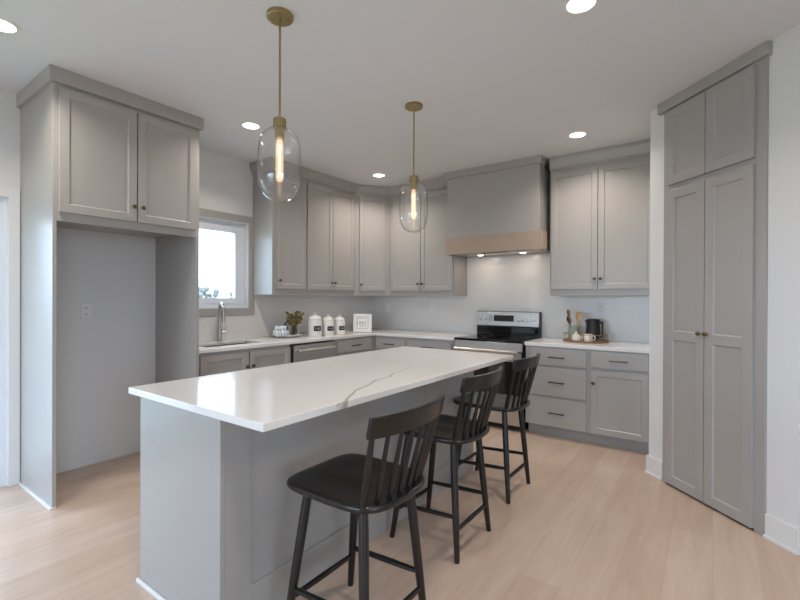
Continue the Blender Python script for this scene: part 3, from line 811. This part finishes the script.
for k, (y0, z0, r0, L) in enumerate(((-.036, .033, .031, .13), (.034, .033, .031, .125), (-.001, .084, .028, .115))):
    rl = spiral(0, z0, r0, L, y0).build('roll', LINEN, ln, smooth='auto')
    st_ = MB()
    for x in (-.045, -.02, .02, .045):
        rr = []
        for xx in (x, x+.008):
            rr.append([(xx, y0+(r0*1.09)*math.cos(2*math.pi*j/24), z0+(r0*1.09)*math.sin(2*math.pi*j/24)) for j in range(24)])
        st_.rings(rr)
    st_.build('stripe', LINENB, rl, smooth='auto')
b = thing('bottle', 'small black pump bottle on the marble tray behind the linen', 'bottle', (-3.855, 3.175, TZ))
MB().lathe([(.029, 0), (.031, .004), (.031, .095), (.026, .108), (.012, .114), (.012, .122)], n=24).build('body', BLACKP, b, smooth='auto')
MB().lathe([(.013, .1205), (.013, .136), (.005, .138), (.005, .152)], n=16).tube((0, 0, .15), (.028, .004, .148), .004, n=8).build('pump', BLACKP, b, smooth='auto')
v = thing('potted_plant', 'olive-brown leafy sprigs in a glass vase on the marble tray', 'plant', (-3.78, 3.24, TZ))
MB().lathe([(.030, 0), (.034, .004), (.036, .05), (.032, .10), (.036, .118), (.033, .118), (.029, .10), (.032, .05), (.030, .008), (.002, .007)], n=24).build('vase', thin_glass('vase_glass', (.80, .80, .72), ior=1.5), v, smooth='auto')
stems = MB(); l1 = MB(); l2 = MB()
rnd = random.Random(3)
for k in range(13):
    a_ = 2*math.pi*k/13+rnd.uniform(-.2, .2); sp_ = rnd.uniform(.05, .14); hh = rnd.uniform(.17, .265)
    P = [Vector((.008*math.cos(a_), .008*math.sin(a_), .012)), Vector((.016*math.cos(a_), .016*math.sin(a_), .11)), Vector((sp_*.6*math.cos(a_), sp_*.6*math.sin(a_), .11+(hh-.11)*.6)), Vector((sp_*math.cos(a_), sp_*math.sin(a_), hh))]
    stems.path(P, [.0022, .002, .0016, .001], n=6)
    for q in range(16):
        f_ = .30+.70*q/15
        i = min(2, int(f_*3)); c_ = P[i].lerp(P[i+1], f_*3-i)
        if c_.z < .13: continue
        d_ = Vector((rnd.uniform(-1, 1), rnd.uniform(-1, 1), rnd.uniform(-.3, .9))).normalized()
        sd = d_.orthogonal().normalized(); up_ = d_.cross(sd)
        L_, w_ = rnd.uniform(.032, .05), rnd.uniform(.013, .019)
        g = l1 if rnd.random() < .6 else l2
        vv = [g.bm.verts.new(x) for x in (c_, c_+d_*L_*.5+sd*w_+up_*.003, c_+d_*L_, c_+d_*L_*.5-sd*w_+up_*.003, c_+d_*L_*.5-up_*.002)]
        for q1, q2 in ((0, 1), (1, 2), (2, 3), (3, 0)): g.bm.faces.new((vv[q1], vv[q2], vv[4]))
stems.build('stem', STEMM, v); 
o = l1.build('foliage', LEAF, v); o['label'] = 'olive green leaves'
o = l2.build('foliage', LEAFD, v); o['label'] = 'bronze brown leaves'

# canisters
def canister(x, y, r_, h_, lb):
    c = thing('canister', lb, 'canister', (x, y, CZ), R(38), 'white lidded canisters')
    MB().lathe([(r_*.93, 0), (r_, .008), (r_, h_*.90), (r_*.97, h_*.96), (r_*.90, h_)], n=36).build('jar', CERAMIC, c, smooth='auto')
    ld = MB().lathe([(r_*.94, h_+.0005), (r_*1.0, h_+.006), (r_*.98, h_+.018), (r_*.80, h_+.034), (r_*.40, h_+.048), (.011, h_+.052)], n=36).build('lid', CERAMIC, c, smooth='auto')
    MB().lathe([(.009, h_+.050), (.007, h_+.058), (.014, h_+.066), (.014, h_+.073), (.006, h_+.079)], n=18).build('knob', CERAMIC, ld, smooth='auto')
    # curved chalkboard label with chalk strokes, on the front (-y)
    lw, lh, zc = .60, h_*.16, h_*.48
    n_ = 12; rr = []
    for i in range(n_+1):
        th = -math.pi/2 + .62 + lw*(2*i/n_-1)
        e = lh*(1 if 0 < i < n_ else .82)
        rr.append([((r_+o_)*math.cos(th), (r_+o_)*math.sin(th), z) for o_, z in ((.0003, zc-e), (.003, zc-e), (.003, zc+e), (.0003, zc+e))])
    lo = MB().rings(rr).build('chalk_label', CHALK, c, smooth='auto')
    sk_ = MB()
    for i in range(5):
        th = -math.pi/2 + .62 + lw*(-.6+.3*i)
        sk_.path([((r_+.0035)*math.cos(th-.05+.1*u), (r_+.0035)*math.sin(th-.05+.1*u), zc+lh*.45*math.sin(i+u*5)) for u in (0, .25, .5, .75, 1)], .0011, n=5)
    sk_.build('chalk_mark', CHALKW, lo)
canister(-3.680, 3.455, .078, .185, 'largest white lidded canister with a black label next to the plant')
canister(-3.655, 3.640, .069, .165, 'middle white lidded canister with a black label between two others')
canister(-3.640, 3.815, .066, .158, 'smallest white lidded canister with a black label next to the framed sign')

# framed sign
fs = thing('framed_sign', 'small square white framed sign leaning in the worktop corner', 'picture frame', (-3.575, 4.16, CZ), R(36))
tilt = Matrix.Rotation(R(-9), 4, 'X')
def tl(mb_): mb_.bm.transform(Matrix.Translation((0, 0, .003)) @ tilt @ Matrix.Scale(1.1, 4)); return mb_
q = MB().slab([-.105, -.083, .083, .105], [0, .024, .186, .212], lambda i, j: not (i == 1 and j == 1), -.012, .012)
q.bm.transform(Matrix.Rotation(R(90), 4, 'X')); tl(q).build('frame', CERAMIC, fs, .003)
tl(MB().box(-.083, .083, -.002, .008, .024, .186)).build('backing', PAPER, fs)
q = MB().slab([-.066, -.060, .060, .066], [.042, .048, .162, .168], lambda i, j: not (i == 1 and j == 1), .002, .0045)
q.bm.transform(Matrix.Rotation(R(90), 4, 'X')); tl(q).build('inner_border', mat('grey_border', (176, 174, 172), .6, bump=.01), fs)
mk = MB()
for s in (-1, 1):
    mk.path([(s*(.034-.010*abs(u)**2), -.0028, .105+.028*u) for u in (-1, -.5, 0, .5, 1)], .0022, n=6)
for k in range(3):
    x0 = -.016+.013*k
    mk.path([(x0+.005*math.cos(u), -.0028, .105+.011*math.sin(u)*(1 if k != 1 else 1.5)) for u in [i*.9 for i in range(6)]], .0018, n=6)
mk.path([(-.03, -.0028, .072), (.03, -.0028, .072)], .0015, n=6)
mk.path([(-.055, -.0028, .09), (-.055, -.0028, .125)], .002, n=6)
tl(mk).build('lettering', INK, fs)

# ------------------------------------------------------------------ coffee tray right of the stove
CZ = .909
TX, TY = -1.045, 4.63
tr = thing('round_tray', 'round walnut tray with thin wire gallery rail right of the stove', 'tray', (TX, TY, CZ))
MB().lathe([(.205, 0), (.212, .004), (.212, .016), (.204, .018), (.198, .012), (.01, .012)], n=56, sxy=(1, .88)).build('base', WALNUT, tr, smooth='auto')
def ell(a_, r_=.203): return (r_*math.cos(a_), r_*.88*math.sin(a_))
rl = MB(); n_ = 56
rr = []
for k in range(n_):
    pass
pts = [(*ell(2*math.pi*k/n_), .078) for k in range(n_+1)]
rl.path(pts, .0034, n=8, cap=False)
rl = rl.build('rail', BRASS, tr, smooth='auto')
for k in range(14):
    x_, y_ = ell(2*math.pi*(k+.5)/14)
    MB().tube((x_, y_, .012), (x_, y_, .078), .0032, n=8).build('post', BRASS, tr, smooth='auto')
tz = CZ+.0125
ck = thing('utensil_crock', 'sage green stoneware crock on the tray holding wooden utensils', 'crock', (TX-.115, TY+.02, tz))
MB().lathe([(.046, 0), (.051, .005), (.053, .07), (.052, .135), (.048, .135), (.048, .07), (.044, .012), (.002, .010)], n=30).build('pot', SAGE, ck, smooth='auto')
def utensil(nm, lb, x, y, dx, dy, kind, m, L):
    o = thing(nm, lb, 'utensil', (TX-.115+x, TY+.02+y, tz+.014))
    e = Vector((dx, dy, L)); u = e.normalized()
    hd = MB().path([(0, 0, 0), tuple(e*.5), tuple(e)], [.005, .0055, .005], n=10).build('handle', m, o, smooth='auto')
    b_ = MB(); rr = []
    side = Vector((math.cos(.3), -.25, 0)).normalized()
    nrm = u.cross(side).normalized()
    prof = {'spoon': [(0, .006), (.02, .018), (.045, .026), (.07, .024), (.088, .012), (.093, .003)],
            'spatula': [(0, .007), (.015, .021), (.05, .027), (.085, .03), (.09, .028)],
            'flat': [(0, .006), (.02, .015), (.06, .02), (.085, .018), (.092, .006)]}[kind]
    for d_, w_ in prof:
        c_ = e*.97 + u*d_
        rr.append([tuple(c_ + side*w_*math.cos(2*math.pi*k/14) + nrm*(.0045)*math.sin(2*math.pi*k/14)) for k in range(14)])
    b_.rings(rr).build('head', m, o, smooth='auto')
    return o
BLK = mat('dark_utensil', (44, 36, 30), .5, bump=.03)
utensil('wooden_spoon', 'pale wooden spoon with rounded bowl standing in the crock', .012, -.004, .034, -.006, 'spoon', SPOONW, .172)
utensil('wooden_spatula', 'broad pale wooden spatula standing upright in the crock', -.002, .015, .034, .01, 'spatula', SPOONW, .185)
utensil('wooden_turner', 'narrow brown wooden turner standing tallest in the crock', -.010, -.010, -.028, -.012, 'flat', WALNUT, .205)
utensil('dark_ladle', 'dark wooden ladle standing lowest in the crock', -.012, .004, -.026, -.006, 'spoon', BLK, .14)
# sugar pot
sp_ = thing('sugar_pot', 'cream ceramic lidded pot with a loop handle on the round tray', 'pot', (TX-.062, TY-.105, tz))
MB().lathe([(.030, 0), (.038, .004), (.043, .03), (.038, .052), (.030, .058)], n=28).build('body', CREAM, sp_, smooth='auto')
ld = MB().lathe([(.031, .0582), (.030, .064), (.018, .073), (.007, .076), (.006, .082), (.010, .088), (.006, .094), (.001, .095)], n=24).build('lid', CREAM, sp_, smooth='auto')
MB().path([(.036+.024*math.sin(u), 0, .028+.018*math.cos(u)) for u in [i*math.pi/8 for i in range(9)]], .0045, n=10).build('handle', CREAM, sp_, smooth='auto')
# mug
mg = thing('mug', 'cream ceramic mug with dark opening beside the lidded pot', 'mug', (TX+.052, TY-.105, tz))
MB().lathe([(.032, 0), (.038, .004), (.041, .035), (.040, .072), (.037, .072), (.037, .035), (.034, .008), (.002, .006)], n=30).build('cup', CREAM, mg, smooth='auto')
MB().path([(.038+.026*math.sin(u), 0, .037+.022*math.cos(u)) for u in [i*math.pi/8 for i in range(9)]], .005, n=10).build('handle', CREAM, mg, smooth='auto')
# black kettle / carafe
kt = thing('kettle', 'matte black jug kettle standing on the round tray', 'kettle', (TX+.062, TY+.055, tz))
MB().lathe([(.070, 0), (.074, .004), (.072, .02), (.061, .205), (.057, .213), (.03, .217), (.002, .218)], n=36).build('body', BLACKP, kt, smooth='auto')
MB().box(.058, .074, -.012, .012, .165, .19).box(.070, .093, -.012, .012, .172, .19).box(.080, .094, -.012, .012, .03, .186).box(.060, .085, -.012, .012, .03, .047).build('handle', BLACKP, kt, .005)
MB().path([(-.050, 0, .17), (-.062, 0, .188), (-.068, 0, .203)], [.016, .013, .009], n=12).build('spout', BLACKP, kt, smooth='auto')
MB().lathe([(.0735, .006), (.0755, .007), (.0755, .012), (.0725, .013)], n=36).build('foot_ring', NICKEL, kt, smooth='auto')

# ------------------------------------------------------------------ outside the window: far trees
rt_ = random.Random(11)
for i, (x, y, r_) in enumerate(((-52, 30, 1.35), (-50, 34.5, 1.6), (-49, 39.5, 1.3), (-47, 26, 1.1))):
    o = thing('distant_tree', ['small round tree far beyond the sink window', 'tallest round tree beyond the sink window', 'bushy tree at the far edge outside the window', 'low tree outside near the window frame'][i], 'tree', (x, y, -.45))
    MB().tube((0, 0, 0), (0, 0, 1.6), .22, .14, n=10).build('trunk', STEMM, o)
    mb = MB()
    for k in range(34):
        c_ = Vector((rt_.uniform(-1, 1)*r_*.8, rt_.uniform(-1, 1)*r_*.8, 1.2+rt_.uniform(0, 1)**1.3*r_*1.3)); q_ = r_*rt_.uniform(.16, .34)
        mb.lathe([(q_*math.sin(math.pi*j/8)+.001, -q_*math.cos(math.pi*j/8)) for j in range(9)], c_, n=14)
    mb.build('crown', TREES, o, smooth=True)
